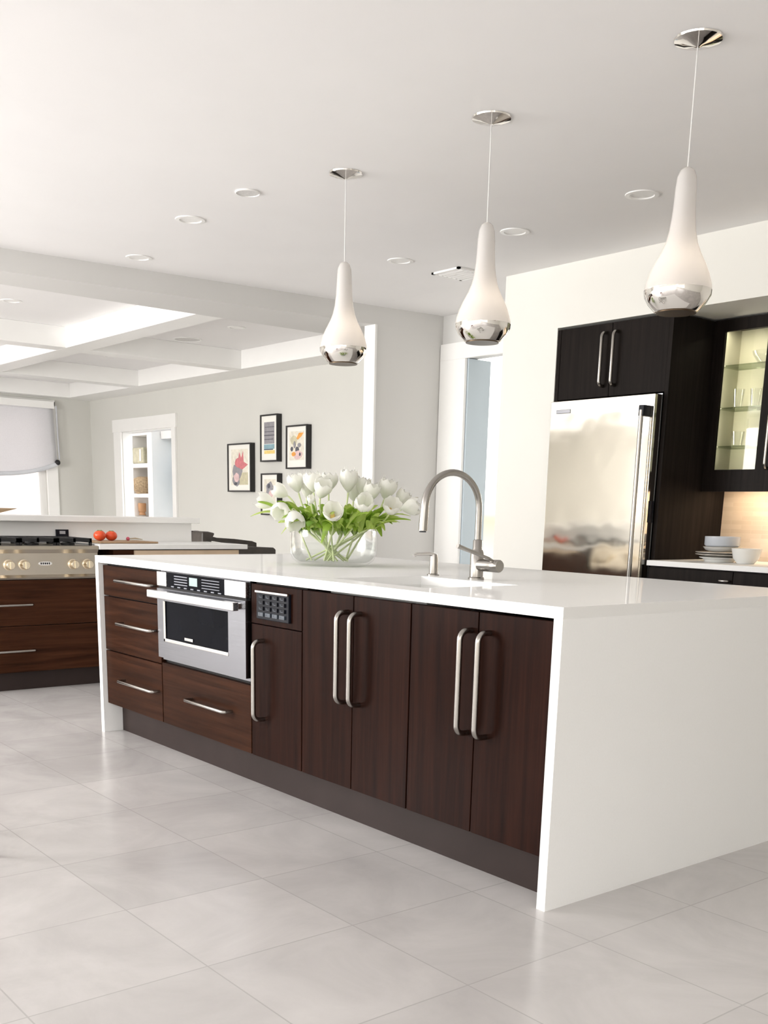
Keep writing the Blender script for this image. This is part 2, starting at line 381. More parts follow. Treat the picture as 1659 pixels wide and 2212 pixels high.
# header beam and wall stub (grey pillar) towards the family room
HB = 2.612
hd = MB()
hd.prism([(-5.24, -6.2), (-5.24, .347), (-4.985, 3.23), (-4.93, 3.887), (-4.93, 4.02), (-5.66, 4.02), (-5.66, -6.2)], HB, CH + .1)
struct(hd.build('trim_1', PAINTG), 'long pale grey header beam between kitchen and family room')
st = MB(); st.prism([(-4.985, 3.235), (-4.93, 3.887), (-4.93, 4.02), (-5.105, 4.02), (-5.105, 3.235)], 0, HB)
struct(st.build('wall_stub', PAINTG), 'pale grey pillar at the end of the header beam')
struct(B(-5.11, -4.972, 3.215, 3.235, 0, HB).build('trim_2', TRIM))
# family room
FX = -13.0; FY = 4.33
aw = MB()
aw.box(FX, -11.97, FY, FY + .14, 0, 2.9); aw.box(-11.97, -10.50, FY, FY + .14, 2.145, 2.9); aw.box(-10.50, -5.1, FY, FY + .14, 0, 2.9)
struct(aw.build('wall_art', ARTP), 'greige family room wall with four framed prints')
c2 = MB()
for x0, x1, z0, z1 in ((-12.19, -11.97, 0, 2.145), (-10.50, -10.40, 0, 2.145), (-12.22, -10.38, 2.145, 2.31)):
    c2.box(x0, x1, FY - .03, FY, z0, z1)
for x0, x1, z0, z1 in ((-11.97, -11.955, 0, 2.145), (-10.515, -10.50, 0, 2.145), (-11.97, -10.5, 2.13, 2.145)):
    c2.box(x0, x1, FY, FY + .14, z0, z1)
struct(c2.build('door_2', TRIM, bevel=.003), 'white cased doorway in the greige wall')
# window wall
ww = MB()
ww.box(FX - .15, FX, -6.2, .9, 0, 2.9); ww.box(FX - .15, FX, 3.66, FY + .14, 0, 2.9)
ww.box(FX - .15, FX, .9, 3.66, 0, .9); ww.box(FX - .15, FX, .9, 3.66, 2.5, 2.9)
struct(ww.build('wall_window', ARTP))
w1 = MB()
w1.box(FX, FX + .03, 3.64, 3.80, .84, 2.56); w1.box(FX, FX + .03, .76, .92, .84, 2.56); w1.box(FX, FX + .03, .76, 3.80, 2.5, 2.58)
w1.box(FX, FX + .06, .72, 3.84, .84, .90)
w1.box(FX - .13, FX - .08, 3.56, 3.66, .9, 2.5); w1.box(FX - .13, FX - .08, .9, 1.0, .9, 2.5); w1.box(FX - .13, FX - .08, .9, 3.66, .9, .97)
w1.box(FX - .13, FX - .08, .9, 3.66, 2.43, 2.5); w1.box(FX - .13, FX - .08, 2.24, 2.32, .9, 2.5)
wn1 = struct(w1.build('window_1', TRIM, bevel=.003), 'white framed window behind the roman shade')
B(FX - .11, FX - .104, .95, 3.6, .95, 2.47).build('pane', WINGL, wn1)
struct(B(-17.2, -17.0, -4, 8, -.5, 7).build('wall_neighbour', NBR), 'pale sunlit brick wall outside the window')
struct(B(FX, -8.65, -6.35, -6.2, 0, 2.9).build('wall_rear', PAINT))
# coffered ceiling
PZ = 2.80
struct(B(FX, -5.3, -6.2, FY + .14, PZ, PZ + .12).build('ceiling_coffer', CEIL), 'white recessed coffer panels of the family room')
def beam(n, *a): struct(B(*a).build(n, TRIM, bevel=.004))
beam('trim_3', FX, -5.66, 1.995, 2.235, HB, PZ)
beam('trim_4', -8.415, -8.18, -6.2, 3.93, HB + .001, PZ)
beam('trim_5', -10.87, -10.62, -6.2, 3.93, HB + .001, PZ)
beam('trim_6', FX, -5.3, 3.93, FY, HB, PZ)
beam('trim_7', FX, -12.75, -6.2, 3.93, HB, PZ)
beam('trim_8', FX, -5.66, -.9, -.66, HB, PZ)
# room with shelf niches seen through the doorway in the greige wall
nw = MB(); NY = 5.6
nw.box(-15.4, -14.37, NY, NY + .35, 0, 2.26); nw.box(-13.79, -13.62, NY, NY + .35, 0, 2.26)
for z0, z1 in ((1.765, 1.83), (1.30, 1.36), (.80, .86)): nw.box(-14.37, -13.79, NY + .01, NY + .35, z0, z1)
nw.box(-15.4, -13.62, NY, NY + .35, 2.26, 2.34); 
shelf = nw.build('bookcase', TRIM, bevel=.003)
tag(shelf, 'white built-in bookcase with niches seen through the far doorway', 'bookcase')
B(-14.37, -13.79, NY + .33, NY + .349, 0, 2.26).build('back_panel', PAINTG, shelf)
struct(B(-15.5, -10.2, 5.96, 6.1, 0, 2.9).build('wall_study', BLUEW))
struct(B(-13.6, -10.2, 5.75, 5.96, 2.2, 2.32).build('trim_9', TRIM))
struct(B(-15.5, -10.2, FY + .14, 6.1, 2.82, 2.9).build('ceiling_study', CEIL))
hw = B(-5.30, -5.13, -6.2, 1.63, 0, 1.048); struct(hw.build('wall_half', TRIM), 'low half wall behind the cooking range')
struct(B(-5.36, -5.06, -6.2, 1.665, 1.048, 1.088).build('trim_10', TRIM, bevel=.004), 'white ledge capping the low half wall')

# ================================================================== ISLAND
L_, D_, Hh, T = 3.161, 1.476, .915, .034
# worktop with sink cut-out and two waterfall ends
wt = thing('island_worktop', 'glossy white quartz island worktop with waterfall ends', 'worktop', (-L_ / 2, D_ / 2, 0))
SX0, SX1, SY0, SY1 = -1.27, -.72, .12, .565
tp = MB()
xs = [-L_, SX0, SX1, 0]; ys = [0, SY0, SY1, D_]
for i in range(3):
    for j in range(3):
        if i == 1 and j == 1: continue
        x0, x1, y0, y1 = xs[i], xs[i + 1], ys[j], ys[j + 1]
        tp.add([(x0, y0, Hh), (x1, y0, Hh), (x1, y1, Hh), (x0, y1, Hh), (x0, y0, Hh - T), (x1, y0, Hh - T), (x1, y1, Hh - T), (x0, y1, Hh - T)], [(0, 1, 2, 3), (7, 6, 5, 4)])
def wallq(a, b, z0=Hh - T, z1=Hh): tp.add([(*a, z0), (*b, z0), (*b, z1), (*a, z1)], [(0, 1, 2, 3)])
for a, b in (((-L_, 0), (0, 0)), ((0, 0), (0, D_)), ((0, D_), (-L_, D_)), ((-L_, D_), (-L_, 0)),
             ((SX0, SY0), (SX0, SY1)), ((SX0, SY1), (SX1, SY1)), ((SX1, SY1), (SX1, SY0)), ((SX1, SY0), (SX0, SY0))): wallq(a, b)
tp.build('slab', QUARTZ, wt)
B(-T, 0, 0, D_, 0, Hh - T).build('waterfall_panel', QUARTZ, wt)
B(-L_, -L_ + T, 0, D_, 0, Hh - T).build('waterfall_panel', QUARTZ, wt)
# plinth
tag(B(-L_ + T, -T, .105, .13, 0, .15).build('plinth', KICK), 'dark recessed plinth board along the foot of the island', 'plinth')
CB0, CB1 = .05, D_ - .02   # carcass depth range
FZ0, FZ1 = .155, Hh - T - .012
DY = .024
def bar_handle(parent, x0, x1, z, y, r=.0075, off=.045, name='handle'):
    m = MB(); c = .012
    pts = [(x0, y, z), (x0, y - off + c, z), (x0 + .004, y - off + .004, z), (x0 + c, y - off, z), (x1 - c, y - off, z), (x1 - .004, y - off + .004, z), (x1, y - off + c, z), (x1, y, z)]
    m.tube(pts, r, 12); return m.build(name, NICK, parent)
def tall_handle(parent, x, z0, z1, y, r=.0098, off=.05, matl=None):
    m = MB(); c = .028
    def arc(zc, zs): return [(x, y - off + c - c * math.sin(a), zc + zs * (c * math.cos(a))) for a in [i * PI / 12 for i in range(7)]]
    top = arc(z1 - c, 1); bot = arc(z0 + c, -1)
    pts = [(x, y, z1)] + top + list(reversed(bot)) + [(x, y, z0)]
    m.tube(pts, r, 14)
    return m.build('handle', matl or NICK, parent)
def carcass(name, label, x0, x1, z0=.15, z1=Hh - T - .002):
    t = thing(name, label, 'cabinet', ((x0 + x1) / 2, .5, 0), 'dark walnut island cabinets')
    B(x0 + .001, x1 - .001, CB0, CB1, z0, z1).build('carcass', GAP, t)
    return t
G = .0022
# three-drawer stack
dx0, dx1 = -3.125, -2.503
t = carcass('drawer_cabinet', 'walnut three-drawer cabinet at the far left end of the island', dx0, dx1)
for z0, z1, hz in ((.717, FZ1, .803), (.439, .713, .592), (FZ0, .435, .302)):
    d = B(dx0 + G, dx1 - G, DY, CB0 - .001, z0 + .001, z1 - .001).build('drawer', WALH, t, bevel=.0015)
    bar_handle(d, -2.905, -2.535, hz, DY)
# microwave drawer with warming drawer beneath
ox0, ox1 = -2.5, -1.703
t = carcass('oven_cabinet', 'walnut island cabinet with one wide drawer below the steel oven', ox0, ox1, .15, .46)
d = B(ox0 + G, ox1 - G, DY, CB0 - .001, FZ0 + .001, .447).build('drawer', WALH, t, bevel=.0015)
bar_handle(d, -2.21, -1.86, .313, DY)
ov = thing('oven', 'stainless steel built-in oven drawer in the island front', 'oven', ((ox0 + ox1) / 2, .3, .462))
B(ox0 + .004, ox1 - .012, .03, .6, .462, FZ1 + .008).build('body', STEEL, ov)
fr = MB(); wx0, wx1, wz0, wz1 = -2.424, -1.855, .562, .742
oy = .006
for a in ((ox0 + .004, wx0, .476, .797), (wx1, ox1 - .012, .476, .797), (wx0, wx1, .476, wz0), (wx0, wx1, wz1, .797)):
    fr.box(a[0], a[1], oy, .03, a[2], a[3])
door = fr.build('door', STEEL, ov)
bz = MB()
for a in ((wx0 - .011, wx0 + .006, wz0 - .009, wz1), (wx0 - .011, wx1, wz0 - .009, wz0 + .008)):
    bz.box(a[0], a[1], oy - .004, oy + .004, a[2], a[3])
bz.build('bezel', CHROME, door, bevel=.003)
B(wx0, wx1, oy + .004, .028, wz0, wz1).build('window', BLACKG, door)
B(-2.24, -2.165, oy - .001, oy + .004, .578, .592).build('badge', CHROME, door, bevel=.002)
hm = MB(); hm.box(ox0 + .012, ox1 - .018, oy - .058, oy - .028, .757, .792)
hm.box(ox0 + .02, ox0 + .07, oy - .03, oy + .004, .762, .787); hm.box(ox1 - .075, ox1 - .025, oy - .03, oy + .004, .762, .787)
hm.build('handle', STEELB, door, bevel=.004)
pan = B(-2.404, -1.884, oy + .004, .03, .806, FZ1 + .004).build('control_panel', BLACKG, ov)
B(ox0 + .004, -2.405, oy, .03, .808, FZ1 + .004).build('steel_end', STEELB, pan, bevel=.002)
B(-1.883, ox1 - .012, oy, .03, .808, FZ1 + .004).build('steel_end', STEELB, pan, bevel=.002)
for i in range(4): B(-2.33, -2.21, oy + .002, oy + .005, .858 - i * .012, .862 - i * .012).build('marking', PRNT, pan)
for i in range(4): B(-2.08, -1.93, oy + .002, oy + .005, .858 - i * .012, .861 - i * .012).build('marking', PRNT, pan)
for i in range(8): B(-2.36 + i * .06, -2.335 + i * .06, oy + .002, oy + .005, .809, .814).build('touch_key', PRNT, pan)
B(-2.19, -2.12, oy + .002, oy + .005, .826, .862).build('readout', DISP, pan)
B(ox0 + .01, ox1 - .015, .012, .03, .797, .8075).build('seam', GAP, ov)
# narrow pull-out with keypad panel
px0, px1 = -1.70, -1.333
t = carcass('pullout_cabinet', 'narrow walnut pull-out cabinet beside the oven with black keypad above', px0, px1)
B(px0 + G, px1 - G, DY, CB0 - .001, .711, FZ1).build('panel', WALV, t, bevel=.0015)
d = B(px0 + G, px1 - G, DY, CB0 - .001, FZ0, .707).build('door', WALV, t, bevel=.0015)
tall_handle(d, -1.607, .322, .645, DY)
kp = thing('keypad', 'black button keypad set into the walnut panel beside the oven', 'keypad', (-1.524, DY, .733))
B(-1.642, -1.408, DY - .012, DY + .004, .733, .845).build('housing', BLACKP, kp, bevel=.003)
B(-1.642, -1.408, DY - .02, DY - .010, .838, .847).build('top_rail', CHROME, kp, bevel=.002)
BTN = mat('key_grey', (.014, .015, .02), .35, noise=.3, spec=.12); BTNL = mat('key_pale', (.07, .085, .105), .3, noise=.3)
for r in range(4):
    for c in range(4):
        x = -1.618 + c * .051; z = .746 + r * .0235
        m = MB(); m.box(x, x + .036, DY - .019, DY - .011, z, z + .015)
        m.mi = 1; m.box(x + .008, x + .028, DY - .0197, DY - .019, z + .0035, z + .006); m.box(x + .008, x + .012, DY - .0197, DY - .019, z + .0035, z + .012)
        m.build('button', [BTNL if r == 0 else BTN, BTNL], kp, bevel=.0015)
# two double-door cabinets
for n, (a, b, c, lab) in enumerate(((-1.331, -1.008, -.690, 'walnut double-door cabinet in the middle of the island front'), (-.688, -.364, -.036, 'walnut double-door cabinet at the near right end of the island'))):
    t = carcass('double_door_cabinet', lab, a, c)
    d = B(a + G, b - G, DY, CB0 - .001, FZ0, FZ1).build('door', WALV, t, bevel=.0015)
    tall_handle(d, b - .035 if n == 0 else b - .030, .482, .81, DY)
    d = B(b + G, c - G, DY, CB0 - .001, FZ0, FZ1).build('door', WALV, t, bevel=.0015)
    tall_handle(d, b + .043 if n == 0 else b + .052, .482, .81, DY)
tag(B(-L_ + T + .002, -T - .002, CB1 + .001, D_ - .004, .15, Hh - T - .003).build('back_board', WALV), 'dark walnut back board of the island facing the refrigerator', 'panel')
# hollow the cabinet carcass behind the sink is not visible; sink bowl
sk = MB(); e_ = .006; zb = .735
sk.add([(SX0 - e_, SY0 - e_, Hh - T - .001), (SX1 + e_, SY0 - e_, Hh - T - .001), (SX1 + e_, SY1 + e_, Hh - T - .001), (SX0 - e_, SY1 + e_, Hh - T - .001),
        (SX0 - e_ + .02, SY0 - e_ + .02, zb), (SX1 + e_ - .02, SY0 - e_ + .02, zb), (SX1 + e_ - .02, SY1 + e_ - .02, zb), (SX0 - e_ + .02, SY1 + e_ - .02, zb)],
       [(0, 1, 5, 4), (1, 2, 6, 5), (2, 3, 7, 6), (3, 0, 4, 7), (4, 5, 6, 7)])
sink = thing('sink', 'undermount sink bowl in the island worktop', 'sink', ((SX0 + SX1) / 2, (SY0 + SY1) / 2, zb))
sk.build('bowl', mat('sink_white', (.80, .80, .78), .15, noise=.01), sink, thick=.004)
MB().lathe([(.045, 0), (.045, .004), (.03, .006), (.001, .003)], ((SX0 + SX1) / 2, (SY0 + SY1) / 2, zb + .001), 24).build('drain', CHROME, sink)
# the carcass must not fill the bowl
for o in list(COL.objects):
    if o.name.startswith('carcass') and o.parent and o.parent.name.startswith('double_door'):
        me = o.data
        for v in me.vertices:
            if v.co.z > .5: v.co.z = .70
# faucet
fx, fy = -1.03, .645
fa = thing('faucet', 'brushed nickel gooseneck faucet arching over the island sink', 'faucet', (fx, fy, Hh))
MB().lathe([(.032, 0), (.032, .006), (.027, .010), (.0265, .105), (.022, .112), (.018, .118), (.018, .150), (.014, .154), (.001, .154)], (fx, fy, Hh), 28).build('body', NICK, fa)
R_ = .140; zt = 1.185
pts = [(fx, fy, Hh + .15), (fx, fy, zt - .06)] + [(fx, fy - R_ + R_ * math.cos(a), zt + R_ * .93 * math.sin(a)) for a in [i * PI / 24 for i in range(0, 25)]]
pts += [(fx, fy - 2 * R_ - .003, zt - .035), (fx, fy - 2 * R_ - .006, zt - .085)]
rs = [.0125] * (len(pts) - 8) + [.013, .0135, .014, .0145, .015, .0155, .016, .0165]
sp_ = MB().tube(pts, rs, 16).build('spout', NICK, fa)
MB().lathe([(.013, 0), (.013, .004), (.001, .004)], (fx, fy - 2 * R_ - .0062, zt - .0905), 16).build('nozzle', BLACKP, sp_)
lv = MB().lathe([(.024, 0), (.024, .068), (.0245, .07), (.0245, .104), (.022, .108), (.001, .108)], (fx + .02, fy, .972), 24, axis='x').build('lever_hub', NICK, fa)
MB().tube([(fx + .10, fy, .985), (fx + .098, fy - .03, 1.0), (fx + .093, fy - .12, 1.027), (fx + .09, fy - .19, 1.048)], [.006, .006, .007, .0085], 12).build('lever', NICK, lv)
# soap dispenser
sd = thing('soap_dispenser', 'slim brushed nickel soap dispenser left of the faucet', 'dispenser', (-1.285, .645, Hh))
MB().lathe([(.026, 0), (.026, .005), (.018, .008), (.0165, .07), (.014, .085), (.001, .086)], (-1.285, .645, Hh), 24).build('body', NICK, sd)
MB().tube([(-1.285, .65, Hh + .082), (-1.285, .62, Hh + .088), (-1.285, .55, Hh + .086), (-1.285, .535, Hh + .080)], [.008, .008, .007, .007], 12).build('nozzle', CHROME, sd)

# ------------------------------------------------------------------ vase of tulips
VC = Vector((-2.06, .70, Hh)); RV = Vector((.629, .777, 0)).normalized(); DV = Vector((-.777, .629, 0)).normalized()
va = thing('vase', 'low round clear glass vase on the island worktop', 'vase', VC)
VR, VH = .205, .162
outer = [(.001, .001), (.135, .001), (.165, .006), (.190, .024), (.202, .05), (VR, .08), (VR, VH)]
inner = [(VR - .006, VH), (VR - .006, .08), (.196, .052), (.184, .03), (.160, .016), (.001, .013)]
MB().lathe(outer + inner, VC, 48).build('bowl', GLASS, va)
MB().lathe([(.001, .0145), (.158, .0175), (.182, .032), (.194, .054), (VR - .008, .082), (VR - .008, .098), (.001, .098)], VC, 40).build('water', WATER, va)
def bez(p0, p1, p2, n=10):
    return [p0 * (1 - t) ** 2 + p1 * 2 * t * (1 - t) + p2 * t * t for t in [i / n for i in range(n + 1)]]
def frame_of(axis):
    z = axis.normalized(); x = z.orthogonal().normalized(); y = z.cross(x); return x, y, z
def bloom(parent, base, axis, size, openness, matl):
    x, y, z = frame_of(axis); m = MB(); rot = random.uniform(0, 6.28)
    for k in range(6):
        a0 = rot + k * PI / 3; lay = .92 if k % 2 else 1.0
        wobble = random.uniform(.9, 1.08)
        def fn(u, v, a0=a0, lay=lay, wobble=wobble):
            prof = math.sin(min(1, v * 1.25) * PI / 2) ** .75 * (1 - .36 * max(0, v - .5) * 2 * (1 - openness)) + openness * .35 * v * v
            rad = size * .44 * lay * prof * wobble
            half = (PI / 3.1) * math.sqrt(max(0, 1 - (2 * max(v, .35) / 1.06 - .62) ** 4)) * (1 if v < .6 else max(.06, 1 - ((v - .6) / .4) ** 2))
            a = a0 + (u - .5) * 2 * half
            h = size * (v * 1.0 - .05 * (2 * u - 1) ** 2 * v)
            return base + x * (rad * math.cos(a)) + y * (rad * math.sin(a)) + z * h
        m.grid(fn, 6, 9)
    return m.build('bloom', matl, parent)
def leaf(parent, p0, p1, p2, w, matl, twist=0.):
    c = bez(p0, p1, p2, 14); m = MB()
    side0 = (p2 - p0).cross(Vector((0, 0, 1)))
    side0 = side0.normalized() if side0.length > 1e-5 else RV
    def fn(u, v):
        i = min(13, int(v * 14)); f = v * 14 - i; p = c[i].lerp(c[i + 1], f); t = (c[i + 1] - c[i]).normalized()
        s = (side0 - t * side0.dot(t)).normalized(); n = t.cross(s)
        s2 = s * math.cos(twist * v) + n * math.sin(twist * v); n2 = t.cross(s2)
        ww = w * (math.sin(PI * (v * .93 + .05)) ** .7) * (1 - .25 * v)
        q = (u - .5) * 2
        return p + s2 * (ww * q) + n2 * (abs(q) ** 1.5 * ww * .35)
    m.grid(fn, 6, 18); return m.build('leaf', matl, parent)
K = 1 / 459.0
def at_px(du, dv, dep): return VC + RV * (du * K) + DV * dep + Vector((0, 0, dv * K * 1.03))
# (offset right, height, depth, axis right, axis up, axis toward viewer, size, open, label)
BL = [
 (-140, 126, -.03, -.95, .25, .1, .088, .15, 'white tulip reaching furthest left of the vase, lying sideways'),
 (-112, 146, .02, -.85, .5, .0, .075, .0, 'white tulip with bud tilted left beside the lowest framed print'),
 (-106, 112, -.10, -.3, -.5, .8, .088, .1, 'white tulip drooping forward at left of the bouquet'),
 (-80, 96, -.14, .25, -.75, .6, .090, .2, 'white tulip hanging lowest at left front of the bouquet'),
 (-82, 162, .05, -.25, .95, .1, .086, .1, 'white upright tulip at top left of the bouquet'),
 (-60, 150, .10, .1, .95, .1, .075, .0, 'small white tulip tucked behind the top left tulips'),
 (-45, 164, -.02, -.1, 1, .1, .088, .1, 'white upright tulip left of center at top of the bouquet'),
 (-24, 150, -.08, .2, .8, .4, .086, .3, 'white open tulip just left of center of the bouquet'),
 (-12, 166, .06, .05, 1, 0, .082, .05, 'white tulip in the top row left of the tallest one'),
 (31, 168, .0, .05, 1, .0, .098, .05, 'tallest white tulip standing at the top of the bouquet'),
 (60, 160, .05, .2, .95, .0, .078, .15, 'white tulip right behind the tallest one'),
 (2, 104, -.19, .05, .5, .85, .086, .55, 'open white tulip facing front low in the center'),
 (66, 122, -.16, .1, .6, .75, .090, .15, 'round white tulip right of center at the front'),
 (78, 146, -.04, .3, .9, .2, .086, .2, 'white tulip above the round front one'),
 (112, 154, .03, .25, .95, .1, .092, .1, 'white upright tulip at top right of the bouquet'),
 (122, 118, -.13, .2, .65, .7, .080, .45, 'cupped white tulip with yellow center at right'),
 (144, 138, .05, .5, .8, .0, .076, .1, 'white tulip at upper far right of the bouquet'),
 (160, 122, -.04, .95, .2, .1, .084, .3, 'white tulip leaning furthest right of the vase'),
 (40, 146, .10, .0, 1, -.1, .074, .0, 'white tulip at the back of the bouquet center'),
 (-44, 130, -.15, .0, .8, .5, .042, .0, 'smallest half-closed white tulip bud left of center'),
]
for i, (du, dv, dep, ar, au, af, size, op, lab) in enumerate(BL):
    tip = at_px(du, dv, dep)
    ax = (RV * ar + Vector((0, 0, 1)) * au - DV * af).normalized()
    base = tip - ax * size * .45
    ang = math.atan2(dep * 1.0, du * K) + random.uniform(-.3, .3)
    foot = VC + Vector((0, 0, .02)) - RV * (du * K * random.uniform(-.3, .4)) - DV * (dep * random.uniform(-.2, .5)) + RV * random.uniform(-.05, .05) + DV * random.uniform(-.05, .05)
    rim = VC + RV * max(-.165, min(.165, du * K * .62)) + DV * max(-.1, min(.1, dep * .55)) + Vector((0, 0, VH + .01))
    mid = rim * 1.6 - foot * .3 - tip * .3
    st_ = bez(foot, foot.lerp(rim, .5), rim, 6)[:-1] + bez(rim, rim.lerp(tip, .4) + (base - ax * .07 - rim.lerp(tip, .4)) * .8, base, 8)
    t = thing('tulip', lab, 'tulip', foot, 'white tulips in the glass vase')
    MB().tube(st_, [.0045] * 8 + [.004] * (len(st_) - 8), 8).build('stem', STEMM, t)
    bl = bloom(t, base, ax, size * 1.22, op, PETAL)
    if op > .4: MB().ball(base + ax * size * .25, size * .13, 10, 1.5).build('pistil', mat('pistil', (.70, .52, .16), .6), bl)
    for k in range(4 if i % 3 else 5):
        a = random.uniform(0, 2 * PI)
        lean = RV * (du * K * random.uniform(.5, 1.05) + random.uniform(-.07, .07)) + DV * (dep * .6 + random.uniform(-.12, .1))
        start = foot.lerp(rim, random.uniform(.75, .95))
        end = VC + lean + Vector((0, 0, VH + random.uniform(.01, .125)))
        up = start.lerp(end, .5) + Vector((0, 0, random.uniform(.05, .10)))
        leaf(t, start, up, end, random.uniform(.019, .030), random.choice([LEAF1, LEAF1, LEAF2, LEAF2, LEAF3]), random.uniform(-.8, .8))
    for k in range(3):
        e0 = VC + RV * (du * K * .75 + random.uniform(-.05, .05)) - DV * random.uniform(.0, .16) + Vector((0, 0, VH + random.uniform(-.01, .10)))
        s0 = rim + RV * random.uniform(-.04, .04) - DV * random.uniform(0, .06)
        leaf(t, s0, s0.lerp(e0, .5) + Vector((0, 0, random.uniform(.03, .08))), e0, random.uniform(.018, .027), random.choice([LEAF1, LEAF2, LEAF2]), random.uniform(-1, 1))
    if i in (0, 3, 11, 16):   # long leaves that bend over the rim
        tip2 = {0: at_px(-176, 96, -.05), 3: at_px(-108, 62, -.12), 11: at_px(-20, 48, -.22), 16: at_px(104, 62, -.06)}[i]
        start = rim
        leaf(t, start, start.lerp(tip2, .45) + Vector((0, 0, .10)), tip2, .026, LEAF2 if i in (0, 3) else LEAF1, .3)

# ------------------------------------------------------------------ pendants
PR = [(.001, 0), (.070, 0), (.078, .004), (.103, .030), (.1175, .056), (.119, .072), (.116, .092), (.106, .124), (.089, .160), (.070, .195), (.056, .228), (.0465, .268), (.041, .312), (.038, .360), (.0365, .405), (.033, .440), (.025, .460), (.013, .470), (.004, .472), (.001, .472)]
SHADE = mat('pendant_glass', (.74, .73, .725), .16, noise=.015, coat=.4); translucent(SHADE, (.9, .86, .82), .3)
BRONZE = mat('dark_bronze', (.10, .07, .045), .35, 1.0)
PL = ['left (farthest) teardrop pendant lamp above the island, in front of the grey header beam', 'middle teardrop pendant lamp above the island, in front of the white doorway', 'right (nearest) teardrop pendant lamp above the island, in front of the dark cabinets']
for (x, lab) in zip((-2.487, -1.487, -.492), PL):
    y, zb_ = 1.06, 1.884
    t = thing('pendant_lamp', lab, 'pendant lamp', (x, y, zb_), 'teardrop pendant lamps over the island')
    MB().lathe([(.001, CH - .026 - zb_), (.008, CH - .026 - zb_), (.016, CH - .022 - zb_), (.05, CH - .016 - zb_), (.080, CH - .006 - zb_), (.082, CH - .0005 - zb_), (.001, CH - .0005 - zb_)], (x, y, zb_), 36).build('canopy', SILV, t)
    MB().tube([(x, y, zb_ + .468), (x, y, CH - .02)], .0023, 8).build('cord', FROST, t)
    body = [(r, h) for r, h in PR if h >= .072]
    MB().lathe(body, (x, y, zb_), 40).build('shade', SHADE, t)
    pl = bpy.data.lights.new('pendant_bulb', 'POINT'); pl.energy = .32; pl.shadow_soft_size = .025; pl.color = (1, .86, .7)
    po = bpy.data.objects.new('pendant_bulb', pl); COL.objects.link(po); po.parent = t; po.location = (0, 0, .12)
    cap = MB().lathe([(r, h) for r, h in PR if h <= .072], (x, y, zb_), 40).build('mirrored_base', SILV, t)
    MB().lathe([(.001, -.003), (.071, -.003), (.071, .0005), (.001, .0005)], (x, y, zb_), 36).build('bottom_rim', BRONZE, t)

# ------------------------------------------------------------------ ceiling fittings
HOLES = []
CANM = mat('can_reflector', (.80, .79, .78), .35, noise=.01)
def downlight(x, y, z, r, lab, lit=True, grp='recessed ceiling downlights'):
    t = thing('downlight', lab, 'ceiling light', (x, y, z), grp)
    MB().lathe([(r * .70, -.001), (r * .74, -.006), (r * .98, -.005), (r, -.0005)], (x, y, z), 32).build('trim_ring', TRIM, t)
    MB().lathe([(r * .74, 0), (r * .62, .075), (r * .64, .077), (r * .77, 0)], (x, y, z), 32, closed=True).build('reflector', CANM, t)
    MB().lathe([(.001, .06), (r * .6, .06), (r * .6, .07), (.001, .07)], (x, y, z), 32).build('lens', BULB, t)
    HOLES.append((x, y, z, r * .765))
downlight(-3.764, .916, CH, .085, 'recessed downlight left of the left pendant lamp')
downlight(-1.717, 2.347, CH, .085, 'recessed downlight left of the right pendant lamp')
downlight(-3.677, 2.392, CH, .085, 'recessed downlight between the left and middle pendant lamps')
downlight(-2.658, 2.401, CH, .085, 'recessed downlight just right of the middle pendant lamp')
downlight(-4.834, 1.122, CH, .085, 'recessed downlight close to the grey header beam')
downlight(-7.259, 1.157, PZ, .085, 'recessed downlight in the nearest coffer at far left')
downlight(-6.971, 3.147, PZ, .085, 'recessed downlight in the coffer left of the left pendant lamp')
downlight(-9.701, 3.156, PZ, .085, 'recessed downlight in the coffer above the far doorway')
def speaker(x, y, z, r, lab):
    t = thing('ceiling_speaker', lab, 'speaker', (x, y, z), 'round ceiling speakers')
    MB().lathe([(r * .9, -.001), (r * .92, -.008), (r, -.006), (r, -.0005)], (x, y, z), 32).build('rim', TRIM, t)
    MB().lathe([(.001, -.004), (r * .9, -.004), (r * .9, -.0005), (.001, -.0005)], (x, y, z), 32).build('grille', mat('speaker_grille', (.66, .65, .64), .8, noise=.1, nscale=90), t)
speaker(-3.084, .876, CH, .065, 'small round flush speaker on the kitchen ceiling left of the left pendant')
speaker(-7.947, 3.167, PZ, .14, 'round flush speaker in the coffer of the family room')
for cn in ('ceiling', 'ceiling_coffer'):
    co_ = bpy.data.objects[cn]; cut = MB()
    for x, y, z, r in HOLES:
        if (z > 2.77) == (cn == 'ceiling_coffer'): cut.lathe([(r, -.05), (r, .085)], (x, y, z), 32)
    cm = cut.build('cutter', GAP)
    bo = co_.modifiers.new('holes', 'BOOLEAN'); bo.operation = 'DIFFERENCE'; bo.object = cm; bo.solver = 'EXACT'
    S.view_layers[0].update()
    dg = bpy.context.evaluated_depsgraph_get()
    nm = bpy.data.meshes.new_from_object(co_.evaluated_get(dg)); co_.modifiers.clear(); co_.data = nm
    nm.polygons.foreach_set('use_smooth', [False] * len(nm.polygons))
    bpy.data.objects.remove(cm)
t = thing('air_vent', 'square white louvred air vent on the ceiling beside the middle pendant', 'vent', (-3.66, 2.9, CH))
vm = MB(); vx, vy, vh = -3.66, 2.90, .135
for a in ((vx - vh, vx + vh, vy - vh, vy - vh + .02), (vx - vh, vx + vh, vy + vh - .02, vy + vh), (vx - vh, vx - vh + .02, vy - vh, vy + vh), (vx + vh - .02, vx + vh, vy - vh, vy + vh)): vm.box(*a, CH - .012, CH - .0005)
vm.build('frame', TRIM, t)
